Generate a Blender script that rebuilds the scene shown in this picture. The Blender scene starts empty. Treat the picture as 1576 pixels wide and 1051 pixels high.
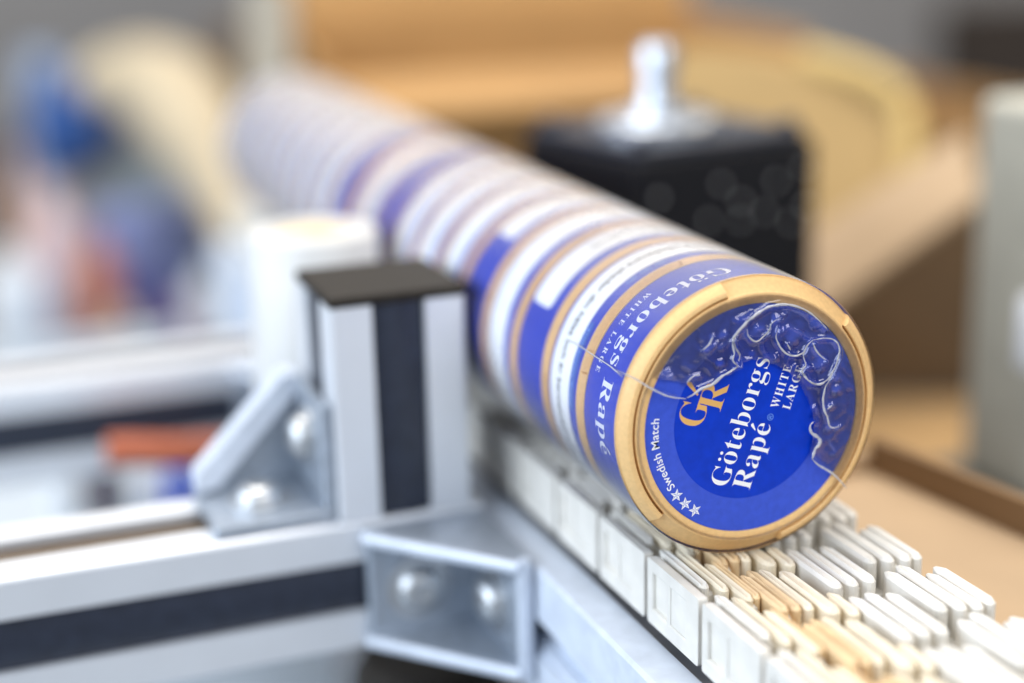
import bpy, bmesh, math, random
from math import sin, cos, pi, radians, sqrt, atan2
from mathutils import Vector, Matrix

random.seed(7)
S = bpy.context.scene
COL = S.collection

# ------------------------------------------------------------------ camera
# World frame: X runs along the conveyor towards the viewer, Y to the right, Z up.
# Origin = centre of the front lid.  Coordinates below are in millimetres, MM converts.
MM = 0.001
FPX = 2550.0; CX, CY = 788.0, 525.5            # focal length / centre in photo pixels (1576 wide)
RX = Vector((0.35601944, 0.93419891, -0.02285972))     # camera right in world axes
DN = Vector((0.24917829, -0.11848085, -0.96118285))    # camera down
FW = Vector((-0.9006444, 0.33650363, -0.27496357))     # camera forward
CAM = Vector((334.963, -186.619, 129.179))
cd = bpy.data.cameras.new('camera'); co = bpy.data.objects.new('camera', cd); COL.objects.link(co)
co.matrix_world = Matrix(((RX.x, -DN.x, -FW.x, CAM.x*MM), (RX.y, -DN.y, -FW.y, CAM.y*MM),
                          (RX.z, -DN.z, -FW.z, CAM.z*MM), (0, 0, 0, 1)))
cd.sensor_width = 36; cd.lens = FPX/1576*36
cd.clip_start = 0.01; cd.clip_end = 50
cd.dof.use_dof = True; cd.dof.focus_distance = 0.398; cd.dof.aperture_fstop = 2.85; cd.dof.aperture_blades = 0
S.camera = co

def at(px, py, D):
    """point seen at a photo pixel, D mm in front of the camera"""
    return CAM + (RX*((px-CX)/FPX) + DN*((py-CY)/FPX) + FW)*D
def on(px, py, axis, v):
    r = RX*((px-CX)/FPX) + DN*((py-CY)/FPX) + FW
    return CAM + r*((v-CAM[axis])/r[axis])

# ------------------------------------------------------------------ world, lamps, exposure
W = bpy.data.worlds.new('World'); S.world = W; W.use_nodes = True
W.node_tree.nodes['Background'].inputs[0].default_value = (0.86, 0.92, 1.0, 1)
W.node_tree.nodes['Background'].inputs[1].default_value = 0.32
def area(name, loc, target, sx, sy, power, col):
    l = bpy.data.lights.new(name, 'AREA'); l.shape = 'RECTANGLE'; l.size = sx; l.size_y = sy; l.energy = power; l.color = col
    o = bpy.data.objects.new(name, l); COL.objects.link(o)
    o.location = Vector(loc); o.rotation_euler = (Vector(target)-Vector(loc)).to_track_quat('-Z', 'Y').to_euler()
    return o
area('ceiling_lamp', (-0.45, 0.0, 1.5), (-0.2, 0.0, 0), 1.3, 0.7, 21, (1.0, 0.94, 0.86))
area('back_window_lamp', (-2.3, 0.5, 1.75), (-0.3, 0.0, 0), 3.2, 2.0, 25, (1.0, 0.955, 0.90))
area('front_glint_fill', (0.95, 0.35, 0.9), (0.0, 0.0, 0), 0.9, 0.8, 10.5, (1.0, 0.98, 0.95))  # fill light added for glints on the film and a brighter lid
area('window_lamp', (0.05, -1.3, 0.45), (-0.12, 0, -0.03), 1.9, 0.9, 26, (0.78, 0.88, 1.0))
area('warm_lamp', (-0.6, 1.5, 1.6), (-0.9, 0.2, 0), 0.8, 0.8, 8, (1.0, 0.80, 0.55))
S.view_settings.view_transform = 'Standard'; S.view_settings.look = 'None'
S.view_settings.exposure = 0.17; S.view_settings.gamma = 1.0
S.cycles.use_denoising = True
S.cycles.transparent_max_bounces = 16; S.cycles.max_bounces = 8

# ------------------------------------------------------------------ materials
def mat(name, col, rough=0.5, metal=0.0, var=0.0, vscale=60, bump=0.0, bscale=400, coat=0.0, spec=0.5, tint=None, rvar=0.0):
    m = bpy.data.materials.new(name); m.use_nodes = True
    nt = m.node_tree; p = nt.nodes['Principled BSDF']
    p.inputs['Base Color'].default_value = (*col, 1); p.inputs['Roughness'].default_value = rough
    p.inputs['Metallic'].default_value = metal; p.inputs['Coat Weight'].default_value = coat
    p.inputs['Coat Roughness'].default_value = 0.12; p.inputs['Specular IOR Level'].default_value = spec
    tc = nt.nodes.new('ShaderNodeTexCoord')
    if var > 0 or tint:
        n = nt.nodes.new('ShaderNodeTexNoise'); n.inputs['Scale'].default_value = vscale; n.inputs['Detail'].default_value = 5
        nt.links.new(tc.outputs['Object'], n.inputs['Vector'])
        r = nt.nodes.new('ShaderNodeValToRGB')
        t = tint or tuple(c*(1-var) for c in col)
        r.color_ramp.elements[0].position = 0.35; r.color_ramp.elements[0].color = (*t, 1)
        r.color_ramp.elements[1].position = 0.65; r.color_ramp.elements[1].color = (*[min(1, c*(1+var*0.5)) for c in col], 1)
        nt.links.new(n.outputs['Fac'], r.inputs['Fac']); nt.links.new(r.outputs['Color'], p.inputs['Base Color'])
        if rvar:
            mr = nt.nodes.new('ShaderNodeMapRange'); mr.inputs['To Min'].default_value = rough-rvar; mr.inputs['To Max'].default_value = rough+rvar
            nt.links.new(n.outputs['Fac'], mr.inputs['Value']); nt.links.new(mr.outputs['Result'], p.inputs['Roughness'])
    if bump > 0:
        b = nt.nodes.new('ShaderNodeTexNoise'); b.inputs['Scale'].default_value = bscale; b.inputs['Detail'].default_value = 4
        nt.links.new(tc.outputs['Object'], b.inputs['Vector'])
        bn = nt.nodes.new('ShaderNodeBump'); bn.inputs['Strength'].default_value = bump; bn.inputs['Distance'].default_value = 0.0004
        nt.links.new(b.outputs['Fac'], bn.inputs['Height']); nt.links.new(bn.outputs['Normal'], p.inputs['Normal'])
    return m

def film_mat(name, haze, base, bump, bscale, rough=0.07, mul=1.35):
    m = bpy.data.materials.new(name); m.use_nodes = True; nt = m.node_tree; nt.nodes.clear()
    out = nt.nodes.new('ShaderNodeOutputMaterial')
    tr = nt.nodes.new('ShaderNodeBsdfTransparent'); tr.inputs[0].default_value = (0.985, 0.985, 0.99, 1)
    gl = nt.nodes.new('ShaderNodeBsdfGlossy'); gl.inputs['Roughness'].default_value = rough
    df = nt.nodes.new('ShaderNodeBsdfDiffuse'); df.inputs[0].default_value = (0.85, 0.87, 0.95, 1)
    tc = nt.nodes.new('ShaderNodeTexCoord'); n = nt.nodes.new('ShaderNodeTexNoise')
    n.inputs['Scale'].default_value = bscale; n.inputs['Detail'].default_value = 3; n.inputs['Distortion'].default_value = 1.2
    nt.links.new(tc.outputs['Object'], n.inputs['Vector'])
    bn = nt.nodes.new('ShaderNodeBump'); bn.inputs['Strength'].default_value = bump; bn.inputs['Distance'].default_value = 0.0006
    nt.links.new(n.outputs['Fac'], bn.inputs['Height']); nt.links.new(bn.outputs['Normal'], gl.inputs['Normal'])
    fr = nt.nodes.new('ShaderNodeFresnel'); fr.inputs['IOR'].default_value = 1.5
    nt.links.new(bn.outputs['Normal'], fr.inputs['Normal'])
    ma = nt.nodes.new('ShaderNodeMath'); ma.operation = 'MULTIPLY_ADD'; ma.use_clamp = True
    ma.inputs[1].default_value = mul; ma.inputs[2].default_value = base
    nt.links.new(fr.outputs[0], ma.inputs[0])
    m1 = nt.nodes.new('ShaderNodeMixShader'); m1.inputs[0].default_value = haze
    nt.links.new(tr.outputs[0], m1.inputs[1]); nt.links.new(df.outputs[0], m1.inputs[2])
    m2 = nt.nodes.new('ShaderNodeMixShader')
    nt.links.new(ma.outputs[0], m2.inputs[0]); nt.links.new(m1.outputs[0], m2.inputs[1]); nt.links.new(gl.outputs[0], m2.inputs[2])
    nt.links.new(m2.outputs[0], out.inputs[0])
    return m

M = {
 'gold': mat('gold_plastic', (0.77, 0.495, 0.215), 0.54, 0.0, var=0.06, vscale=900, bump=0.05, bscale=2500, spec=0.5),
 'blue_outer': mat('blue_label', (0.040, 0.090, 0.60), 0.34, 0, var=0.08, vscale=500, coat=0.0, spec=0.2),
 'blue_inner': mat('deep_blue_print', (0.0, 0.038, 0.52), 0.34, 0, var=0.10, vscale=300, coat=0.0, spec=0.18),
 'blue_side': mat('blue_side_label', (0.012, 0.045, 0.52), 0.36, 0, var=0.06, vscale=400, coat=0.1, spec=0.3),
 'label_white': mat('white_label', (0.88, 0.89, 0.92), 0.45, var=0.03),
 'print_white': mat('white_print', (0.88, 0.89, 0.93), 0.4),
 'print_gold': mat('gold_print', (0.78, 0.45, 0.14), 0.35, 0.2),
 'print_black': mat('black_print', (0.05, 0.05, 0.07), 0.5),
 'print_sky': mat('light_blue_print', (0.14, 0.32, 0.80), 0.4),
 'belt_white': mat('white_belt_plastic', (0.72, 0.695, 0.64), 0.42, var=0.08, vscale=120, bump=0.12, bscale=900),
 'belt_cream': mat('cream_belt_plastic', (0.78, 0.69, 0.53), 0.45, var=0.10, vscale=120, bump=0.15, bscale=900),
 'belt_beige': mat('beige_belt_plastic', (0.74, 0.54, 0.31), 0.48, var=0.16, vscale=140, bump=0.2, bscale=900),
 'alu': mat('anodised_aluminium', (0.76, 0.79, 0.84), 0.40, 0.45, var=0.03, vscale=40),
 'painted': mat('grey_painted_steel', (0.62, 0.68, 0.78), 0.38, 0.15, var=0.08, vscale=160, bump=0.06, bscale=1200),
 'cast': mat('cast_zinc', (0.38, 0.43, 0.50), 0.38, 0.5, var=0.12, vscale=250, bump=0.2, bscale=700),
 'steel': mat('bright_steel', (0.58, 0.60, 0.62), 0.36, 0.9, var=0.05),
 'glint_steel': mat('glint_steel', (0.55, 0.55, 0.56), 0.30, 1.0),
 'black_rubber': mat('black_plastic', (0.020, 0.026, 0.045), 0.36, var=0.2, vscale=200),
 'cap': mat('dark_cap_plastic', (0.018, 0.014, 0.010), 0.6, var=0.2, vscale=300, bump=0.2, bscale=1500, spec=0.25),
 'white_plastic': mat('white_roller_plastic', (0.60, 0.60, 0.59), 0.45, var=0.03),
 'kraft': mat('kraft_cardboard', (0.46, 0.29, 0.13), 0.75, var=0.12, vscale=12, bump=0.15, bscale=300),
 'kraft_orange': mat('orange_kraft_cardboard', (0.50, 0.28, 0.10), 0.75, var=0.12, vscale=9),
 'kraft_light': mat('light_kraft_cardboard', (0.47, 0.33, 0.20), 0.75, var=0.10, vscale=14, bump=0.1, bscale=300),
 'kraft_yellow': mat('yellowish_cardboard', (0.44, 0.285, 0.11), 0.7, var=0.10, vscale=14),
 'kraft_shade_brown': mat('shade_and_brown_kraft', (0.14, 0.085, 0.04), 0.8, var=0.15, vscale=14),  # carton's inner shade as a darker colour; also the brown board's own tone
 'wall': mat('grey_wall', (0.31, 0.295, 0.285), 0.8, var=0.15, vscale=3),
 'motor': mat('black_motor_paint', (0.008, 0.008, 0.011), 0.42, 0, var=0.3, vscale=300, bump=0.9, bscale=650, spec=0.25),
}

# ------------------------------------------------------------------ helpers
def link(o, parent=None):
    COL.objects.link(o)
    if parent is not None: o.parent = parent
    return o
def tag(o, label, cat, group=None, kind=None):
    o['label'] = label; o['category'] = cat
    if group: o['group'] = group
    if kind: o['kind'] = kind
    return o
def thing(name, label, cat, loc=(0, 0, 0), rotz=0, group=None):
    o = bpy.data.objects.new(name, None); o.empty_display_size = 0.01
    o.location = Vector(loc)*MM; o.rotation_euler = (0, 0, rotz); link(o); tag(o, label, cat, group)
    return o
def obj(name, bm, m, parent=None, smooth=False, autosmooth=True):
    me = bpy.data.meshes.new(name)
    bmesh.ops.scale(bm, vec=(MM, MM, MM), verts=bm.verts)
    bmesh.ops.recalc_face_normals(bm, faces=bm.faces)
    bm.to_mesh(me); bm.free(); me.materials.append(M[m] if isinstance(m, str) else m)
    if smooth:
        me.polygons.foreach_set('use_smooth', [True]*len(me.polygons))
        if autosmooth: me.set_sharp_from_angle(angle=radians(38))
    return link(bpy.data.objects.new(name, me), parent)
def copy(o, parent=None, loc=None):
    c = o.copy(); COL.objects.link(c)
    if parent is not None: c.parent = parent
    if loc is not None: c.location = Vector(loc)*MM
    return c
def box(bm, x0, x1, y0, y1, z0, z1, bev=0.0, seg=1):
    vs = [bm.verts.new((x, y, z)) for x in (x0, x1) for y in (y0, y1) for z in (z0, z1)]
    idx = [(0,1,3,2), (4,6,7,5), (0,4,5,1), (2,3,7,6), (0,2,6,4), (1,5,7,3)]
    fs = [bm.faces.new([vs[i] for i in f]) for f in idx]
    if bev > 0:
        es = set(e for f in fs for e in f.edges)
        bmesh.ops.recalc_face_normals(bm, faces=fs)
        bmesh.ops.bevel(bm, geom=list(es), offset=bev, segments=seg, affect='EDGES', profile=0.5)
    return bm
def prism(bm, pts, d):
    """polygon pts (3D, in order) extruded by vector d"""
    a = [bm.verts.new(p) for p in pts]; b = [bm.verts.new(Vector(p)+Vector(d)) for p in pts]
    n = len(pts); bm.faces.new(a); bm.faces.new(b[::-1])
    for i in range(n): bm.faces.new((a[i], b[i], b[(i+1) % n], a[(i+1) % n]))
    return bm
def frame_of(axis):
    a = Vector(axis).normalized(); u = a.orthogonal().normalized(); return a, u, a.cross(u)
def lathe(bm, prof, origin=(0, 0, 0), axis=(0, 0, 1), n=48, close=True):
    """prof = [(r, h)] along axis from origin"""
    a, u, v = frame_of(axis); o = Vector(origin); rings = []
    for r, h in prof:
        if r < 1e-6: rings.append([bm.verts.new(o+a*h)])
        else: rings.append([bm.verts.new(o+a*h+(u*cos(2*pi*i/n)+v*sin(2*pi*i/n))*r) for i in range(n)])
    for p, q in zip(rings, rings[1:]):
        for i in range(n):
            j = (i+1) % n
            if len(p) == 1 and len(q) == 1: continue
            if len(p) == 1: bm.faces.new((p[0], q[i], q[j]))
            elif len(q) == 1: bm.faces.new((p[i], p[j], q[0]))
            else: bm.faces.new((p[i], p[j], q[j], q[i]))
    if close:
        for r in (rings[0], rings[-1]):
            if len(r) > 1: bm.faces.new(r)
    return bm
def tube(bm, pts, rad, n=8, flat=1.0, up=None):
    pts = [Vector(p) for p in pts]; rings = []
    for i, p in enumerate(pts):
        t = (pts[min(i+1, len(pts)-1)]-pts[max(i-1, 0)]).normalized()
        if up is not None: b = Vector(up); a = t.cross(b).normalized()
        else: a, b = frame_of(t)[1:]
        r = rad[i] if isinstance(rad, (list, tuple)) else rad
        rings.append([bm.verts.new(p+a*(r*cos(2*pi*k/n))+b*(r*flat*sin(2*pi*k/n))) for k in range(n)])
    for p, q in zip(rings, rings[1:]):
        for k in range(n): bm.faces.new((p[k], p[(k+1) % n], q[(k+1) % n], q[k]))
    bm.faces.new(rings[0]); bm.faces.new(rings[-1][::-1])
    return bm
def smooth_path(pts, sub=5):
    pts = [Vector(p) for p in pts]; out = []
    for i in range(len(pts)-1):
        p0 = pts[max(i-1, 0)]; p1 = pts[i]; p2 = pts[i+1]; p3 = pts[min(i+2, len(pts)-1)]
        for k in range(sub):
            t = k/sub
            out.append(0.5*((2*p1)+(p2-p0)*t+(2*p0-5*p1+4*p2-p3)*t*t+(3*p1-p0-3*p2+p3)*t**3))
    return out+[pts[-1]]
def pcyl(r, ang, x):
    a = radians(ang); return Vector((x, r*cos(a), r*sin(a)))

# ---- lettering: outlines come from Blender's built-in font (and its own fallback for serif capitals)
def serif(s):
    o = ''
    for ch in s:
        if 'A' <= ch <= 'Z': o += chr(0x1D400+ord(ch)-65)
        elif 'a' <= ch <= 'z': o += chr(0x1D41A+ord(ch)-97)
        else: o += ch
    return o
def text_tris(body, off=0.0, spacing=1.0, res=5):
    c = bpy.data.curves.new('t', 'FONT'); c.body = body; c.offset = off; c.space_character = spacing; c.resolution_u = res
    o = bpy.data.objects.new('t', c); COL.objects.link(o); bpy.context.view_layer.update()
    dg = bpy.context.evaluated_depsgraph_get(); me = bpy.data.meshes.new_from_object(o.evaluated_get(dg))
    vs = [(v.co.x, v.co.y) for v in me.vertices]; fs = [tuple(p.vertices) for p in me.polygons]
    bpy.data.objects.remove(o); bpy.data.curves.remove(c); bpy.data.meshes.remove(me)
    return vs, fs
def add_disc(vs, fs, x, y, r, n=14):
    b = len(vs); vs += [(x+r*cos(2*pi*i/n), y+r*sin(2*pi*i/n)) for i in range(n)]; fs.append(tuple(range(b, b+n)))
def add_poly(vs, fs, pts):
    b = len(vs); vs += list(pts); fs.append(tuple(range(b, b+len(pts))))
def brand_words(words, off=-0.005, spacing=1.0):
    """serif words with the two dots and the acute accent added by hand; returns unit-size outlines"""
    plain = words.replace('ö', 'o').replace('é', 'e')
    vs, fs = text_tris(serif(plain), off, spacing)
    for mark, i in [(m_, words.index(m_)) for m_ in 'öé' if m_ in words]:
        a = text_tris(serif(plain[:i]) if i else '.', off, spacing)[0]; b = text_tris(serif(plain[:i+1]), off, spacing)[0]
        x0 = max(v[0] for v in a) if i else 0; x1 = max(v[0] for v in b); xc = (x0+x1)/2+0.01
        if mark == 'ö': add_disc(vs, fs, xc-0.105, 0.60, 0.055); add_disc(vs, fs, xc+0.105, 0.60, 0.055)
        else: add_poly(vs, fs, [(xc-0.07, 0.525), (xc-0.03, 0.525), (xc+0.15, 0.68), (xc+0.09, 0.74), (xc+0.04, 0.72)])
    return vs, fs
def fit(vs, width=None, height=None, capref=0.676):
    """scale outlines: height = cap height in mm, width = total width in mm"""
    x0 = min(v[0] for v in vs); x1 = max(v[0] for v in vs); k = height/capref
    kx = (width/(x1-x0)) if width else k
    return [((v[0]-x0)*kx, v[1]*k) for v in vs]
def print_mesh(name, vs, fs, place, m, parent, cut=None):
    bm = bmesh.new(); V = [bm.verts.new((v[0], v[1], 0)) for v in vs]
    for f in fs:
        try: bm.faces.new([V[i] for i in f])
        except ValueError: pass
    bmesh.ops.triangulate(bm, faces=bm.faces)
    if cut: # finer mesh so that long faces can bend round the can
        for k in range(2):
            es = [e for e in bm.edges if e.calc_length() > cut]
            if es: bmesh.ops.subdivide_edges(bm, edges=es, cuts=1); bmesh.ops.triangulate(bm, faces=bm.faces)
    for v in bm.verts: v.co = place(v.co.x, v.co.y)
    me = bpy.data.meshes.new(name); bmesh.ops.scale(bm, vec=(MM,)*3, verts=bm.verts); bm.to_mesh(me); bm.free(); me.materials.append(M[m])
    return link(bpy.data.objects.new(name, me), parent)
from mathutils import noise as mnoise
# ------------------------------------------------------------------ setting
wall_c = at(788, 300, 2700)
bm = bmesh.new(); h = Vector((FW.x, FW.y, 0)).normalized(); s_ = Vector((-h.y, h.x, 0))
prism(bm, [wall_c+s_*3500+Vector((0,0,-2500)), wall_c-s_*3500+Vector((0,0,-2500)), wall_c-s_*3500+Vector((0,0,1000)), wall_c+s_*3500+Vector((0,0,1000))], h*60)
o = obj('wall', bm, 'wall'); o['kind'] = 'structure'

# ------------------------------------------------------------------ aluminium slotted profiles
def profile_section(a=20.0, slot=7.9, depth=7.0, lip=1.8):
    """40 x 40 section with an undercut slot in each side, as 2D points"""
    q = [(-a+1.2, -a), (-slot, -a), (-slot, -a+lip), (-slot-1.5, -a+lip+1.5), (-slot-1.5, -a+depth-2), (-slot+1, -a+depth),
         (slot-1, -a+depth), (slot+1.5, -a+depth-2), (slot+1.5, -a+lip+1.5), (slot, -a+lip), (slot, -a), (a-1.2, -a), (a-0.35, -a+0.35)]
    pts = []
    for k in range(4):
        c, s = [(1, 0), (0, 1), (-1, 0), (0, -1)][k]
        pts += [(x*c-y*s, x*s+y*c) for x, y in q]
    return pts
def profile(bm, p0, p1, u, v):
    """extrude the section from p0 to p1; u, v = section axes"""
    p0 = Vector(p0); p1 = Vector(p1); u = Vector(u); v = Vector(v)
    pts = profile_section()
    a = [bm.verts.new(p0+u*x+v*y) for x, y in pts]; b = [bm.verts.new(p1+u*x+v*y) for x, y in pts]
    n = len(pts)
    for i in range(n): bm.faces.new((a[i], b[i], b[(i+1) % n], a[(i+1) % n]))
    bm.faces.new(a); bm.faces.new(b[::-1])
    return bm
def strip(bm, p0, p1, side, out, a=20.0, w=7.8, rise=-1.0):
    """slot cover strip: slightly bowed, lying in the slot of the side that faces 'out'"""
    p0 = Vector(p0); p1 = Vector(p1); side = Vector(side); out = Vector(out); n = 8
    prof = [(-w+2*w*i/n, a+rise-1.1*abs(2*i/n-1)**2) for i in range(n+1)]+[(w, a-3.0), (-w, a-3.0)]
    A = [bm.verts.new(p0+side*x+out*y) for x, y in prof]; B = [bm.verts.new(p1+side*x+out*y) for x, y in prof]
    m_ = len(prof)
    for i in range(m_): bm.faces.new((A[i], B[i], B[(i+1) % m_], A[(i+1) % m_]))
    bm.faces.new(A); bm.faces.new(B[::-1])
    return bm
def bolt(parent, pos, axis, r=6.5, name='bolt'):
    """button-head bolt with hex socket, on a washer"""
    bm = bmesh.new(); pos = Vector(pos); a = Vector(axis).normalized()
    lathe(bm, [(r*1.35, 0), (r*1.35, 1.2), (r*1.2, 1.4), (r, 1.4), (r, 2.6), (r*0.93, 4.0), (r*0.72, 5.2), (r*0.45, 5.8), (r*0.40, 5.8), (r*0.38, 3.6), (0, 3.4)], pos, a, 28)
    return obj(name, bm, 'steel', parent, smooth=True)

# conveyor side frame (long slotted rail the belt runs on)
frame = thing('belt_conveyor', 'grey-blue conveyor side frame running along the white belt', 'conveyor', (0, 0, 0))
bm = bmesh.new()
sec = [(-23.6, -55.8), (-33.4, -55.8), (-34.4, -56.8), (-34.4, -71.5), (-32.6, -71.5), (-32.6, -73.0), (-29, -74), (-29, -80), (-32.6, -81), (-32.6, -82.5), (-34.4, -82.5),
       (-34.4, -97), (-33.4, -98), (-23.6, -98)]
x0, x1 = -520, 150
A = [bm.verts.new((x0, y, z)) for y, z in sec]; B = [bm.verts.new((x1, y, z)) for y, z in sec]
for i in range(len(sec)): bm.faces.new((A[i], B[i], B[(i+1) % len(sec)], A[(i+1) % len(sec)]))
bm.faces.new(A); bm.faces.new(B[::-1])
obj('side_rail', bm, 'painted', frame)
bm = bmesh.new(); box(bm, x0, x1, -28.9, -28.2, -80.5, -73.5); obj('slot_strip', bm, 'black_rubber', frame)
bm = bmesh.new(); box(bm, x0, x1, -23.5, 43, -62, -56.5, 0.5); obj('slide_bed', bm, mat('slide_bed_plastic', (0.16, 0.16, 0.17), 0.5, var=0.2), frame)
bm = bmesh.new(); box(bm, x0, x1, 41.5, 46, -98, -57, 0.6); obj('side_rail', bm, 'painted', frame)
bm = bmesh.new(); lathe(bm, [(4.6, 0), (4.6, 2.5), (4.0, 3.4), (2.2, 3.6), (2.0, 1.8), (0, 1.8)], (-24, -34.4, -90), (0, -1, 0), 24); obj('bolt', bm, 'steel', frame, smooth=True)

# near cross rail, far cross rail
def rail(x, label, y0=-34.6, y1=-330):
    t = thing('aluminium_rail', label, 'rail', (x-20, 0, -72))
    bm = bmesh.new(); profile(bm, (0, y0, 0), (0, y1, 0), (1, 0, 0), (0, 0, 1)); obj('profile_bar', bm, 'alu', t)
    bm = bmesh.new(); strip(bm, (0, y0-0.5, 0), (0, y1, 0), (0, 0, 1), (1, 0, 0)); obj('slot_strip', bm, 'black_rubber', t)
    bm = bmesh.new(); strip(bm, (0, y0-0.5, 0), (0, y1, 0), (1, 0, 0), (0, 0, 1), rise=-2.2); obj('slot_strip', bm, mat('brown_slot_strip', (0.11, 0.075, 0.045), 0.6), t)
    return t
rail(-100, 'slotted aluminium rail with black strip carrying the capped post')
rail(-282, 'slotted aluminium rail behind the white roller, farther from the camera post')

# post standing on the near rail
post = thing('aluminium_post', 'short slotted aluminium post with dark square cap beside the can roll', 'post', (-120, -58, -52))
bm = bmesh.new(); profile(bm, (0, 0, 0.05), (0, 0, 64), (1, 0, 0), (0, 1, 0)); obj('profile_bar', bm, 'alu', post)
for sd, ou in (((0, 1, 0), (1, 0, 0)), ((1, 0, 0), (0, -1, 0)), ((1, 0, 0), (0, 1, 0))):
    bm = bmesh.new(); strip(bm, (0, 0, 0.2), (0, 0, 63.8), sd, ou); obj('slot_strip', bm, 'black_rubber', post)
bm = bmesh.new(); box(bm, -19.9, 20.3, -20.2, 20.2, 64.05, 67.2, 0.9, 2); obj('end_cap', bm, 'cap', post)

# angle bracket on the rail top / post side (gusset at the back)
br = thing('angle_bracket', 'cast angle bracket bolting the capped post to the rail top', 'bracket', (-120, -78, -52))
bm = bmesh.new(); box(bm, -17.5, 17.5, -36, -0.2, 0.15, 3.8, 0.8); obj('foot_flange', bm, 'cast', br)
bm = bmesh.new(); box(bm, -17.5, 17.5, -3.9, -0.25, 3.7, 36, 0.8); obj('wall_flange', bm, 'cast', br)
bm = bmesh.new(); prism(bm, [(-17.5, -35.5, 3), (-17.5, -3, 3), (-17.5, -3, 36), (-17.5, -7, 36), (-17.5, -35.5, 8)], (4, 0, 0)); obj('gusset', bm, 'cast', br)
bm = bmesh.new(); prism(bm, [(-17.9, -35.9, 5), (-17.9, -30, 5.8), (-17.9, -3.5, 33), (-17.9, -3.5, 38), (-17.9, -8, 38), (-17.9, -35.9, 10)], (9, 0, 0)); obj('gusset_rim', bm, 'painted', br)
bolt(br, (2, -20, 3.8), (0, 0, 1)); bolt(br, (1, -3.9, 22), (0, -1, 0))

# angle bracket between near rail and conveyor frame
def corner_bracket(x, label, group):
    b = thing('corner_bracket', label, 'bracket', (x, -34.6, -72), group=group)
    bm = bmesh.new(); box(bm, 0.2, 3.8, -37, -0.2, -18, 18, 0.7); obj('rail_flange', bm, 'cast', b)
    bm = bmesh.new(); box(bm, 3.7, 41, -3.9, -0.25, -18, 18, 0.7); obj('frame_flange', bm, 'cast', b)
    for z in (14.2, -18.2):
        bm = bmesh.new(); prism(bm, [(0.4, -0.4, z), (0.4, -37.2, z), (5, -37.2, z), (41.2, -5, z), (41.2, -0.4, z)], (0, 0, 4)); obj('gusset', bm, 'cast', b)
        bm = bmesh.new(); tube(bm, [(3.5, -37.6, z+2), (41, -4, z+2)], 2.1, 10); obj('gusset_rim', bm, 'painted', b, smooth=True)
    bm = bmesh.new(); box(bm, 38.8, 42.3, -4.6, -0.5, -18.5, 18.5, 0.8); obj('flange_rim', bm, 'painted', b)
    bolt(b, (3.8, -22, -1.5), (1, 0, 0), 7.2); bolt(b, (21, -3.9, -1.5), (0, -1, 0), 7.2)
    return b
corner_bracket(-100, 'cast corner bracket with two shiny bolts joining rail and belt frame below the capped post', None)
corner_bracket(-282, 'cast corner bracket on the far rail behind the white roller', None)

# white guide roller beside the rolls
gr = thing('guide_roller', 'white plastic guide roller standing behind the capped post', 'roller', (-190, -60, -52))
bm = bmesh.new(); lathe(bm, [(6, -18), (21.0, -18), (21.7, -17.2), (21.7, 66.5), (20.9, 67.6), (19.5, 68), (13, 68), (12.2, 67), (7, 67)], (0, 0, 0), (0, 0, 1), 64); obj('roller_body', bm, 'white_plastic', gr, smooth=True)
bm = bmesh.new(); lathe(bm, [(0, 66.5), (12, 66.5), (12, 67.2), (6, 67.4), (5.6, 69), (0, 69)], (0, 0, 0), (0, 0, 1), 32); obj('bearing_cap', bm, mat('cream_plastic', (0.72, 0.58, 0.36), 0.5), gr, smooth=True)
bm = bmesh.new(); lathe(bm, [(5, -32), (5, -17.5)], (0, 0, 0), (0, 0, 1), 24); obj('axle', bm, 'steel', gr, smooth=True)
bm = bmesh.new(); box(bm, -12, 12, -12, 25.2, -38, -31.9, 0.6); obj('mount_arm', bm, 'painted', gr)

# ------------------------------------------------------------------ belt
PITCH = 29.6; ZT = -36.0
belt = thing('conveyor_belt', 'white and beige ribbed modular plastic belt under the can rolls', 'conveyor belt', (0, 0, 0))
def rib_bm(bm, y, xs, L, w, zt=ZT, zb=-50.5):
    w *= 1.12
    pl = [(xs, -0.35*w/2.6), (xs+3.0, -w/2), (xs+L-w*0.55, -w/2), (xs+L-w*0.18, -w*0.36), (xs+L, -w*0.12),
          (xs+L, w*0.12), (xs+L-w*0.18, w*0.36), (xs+L-w*0.55, w/2), (xs+3.0, w/2), (xs, 0.35*w/2.6)]
    b = [bm.verts.new((x, y+v, zb)) for x, v in pl]; m_ = [bm.verts.new((x, y+v, zt-0.9)) for x, v in pl]
    cxm = xs+L*0.52
    t = [bm.verts.new((x+(cxm-x)*0.035, y+v*0.62, zt+(-0.5 if x < xs+1 or x > xs+L-0.6 else 0))) for x, v in pl]
    n = len(pl)
    for i in range(n):
        j = (i+1) % n
        bm.faces.new((b[i], b[j], m_[j], m_[i])); bm.faces.new((m_[i], m_[j], t[j], t[i]))
    bm.faces.new(t); bm.faces.new(b[::-1])
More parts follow.
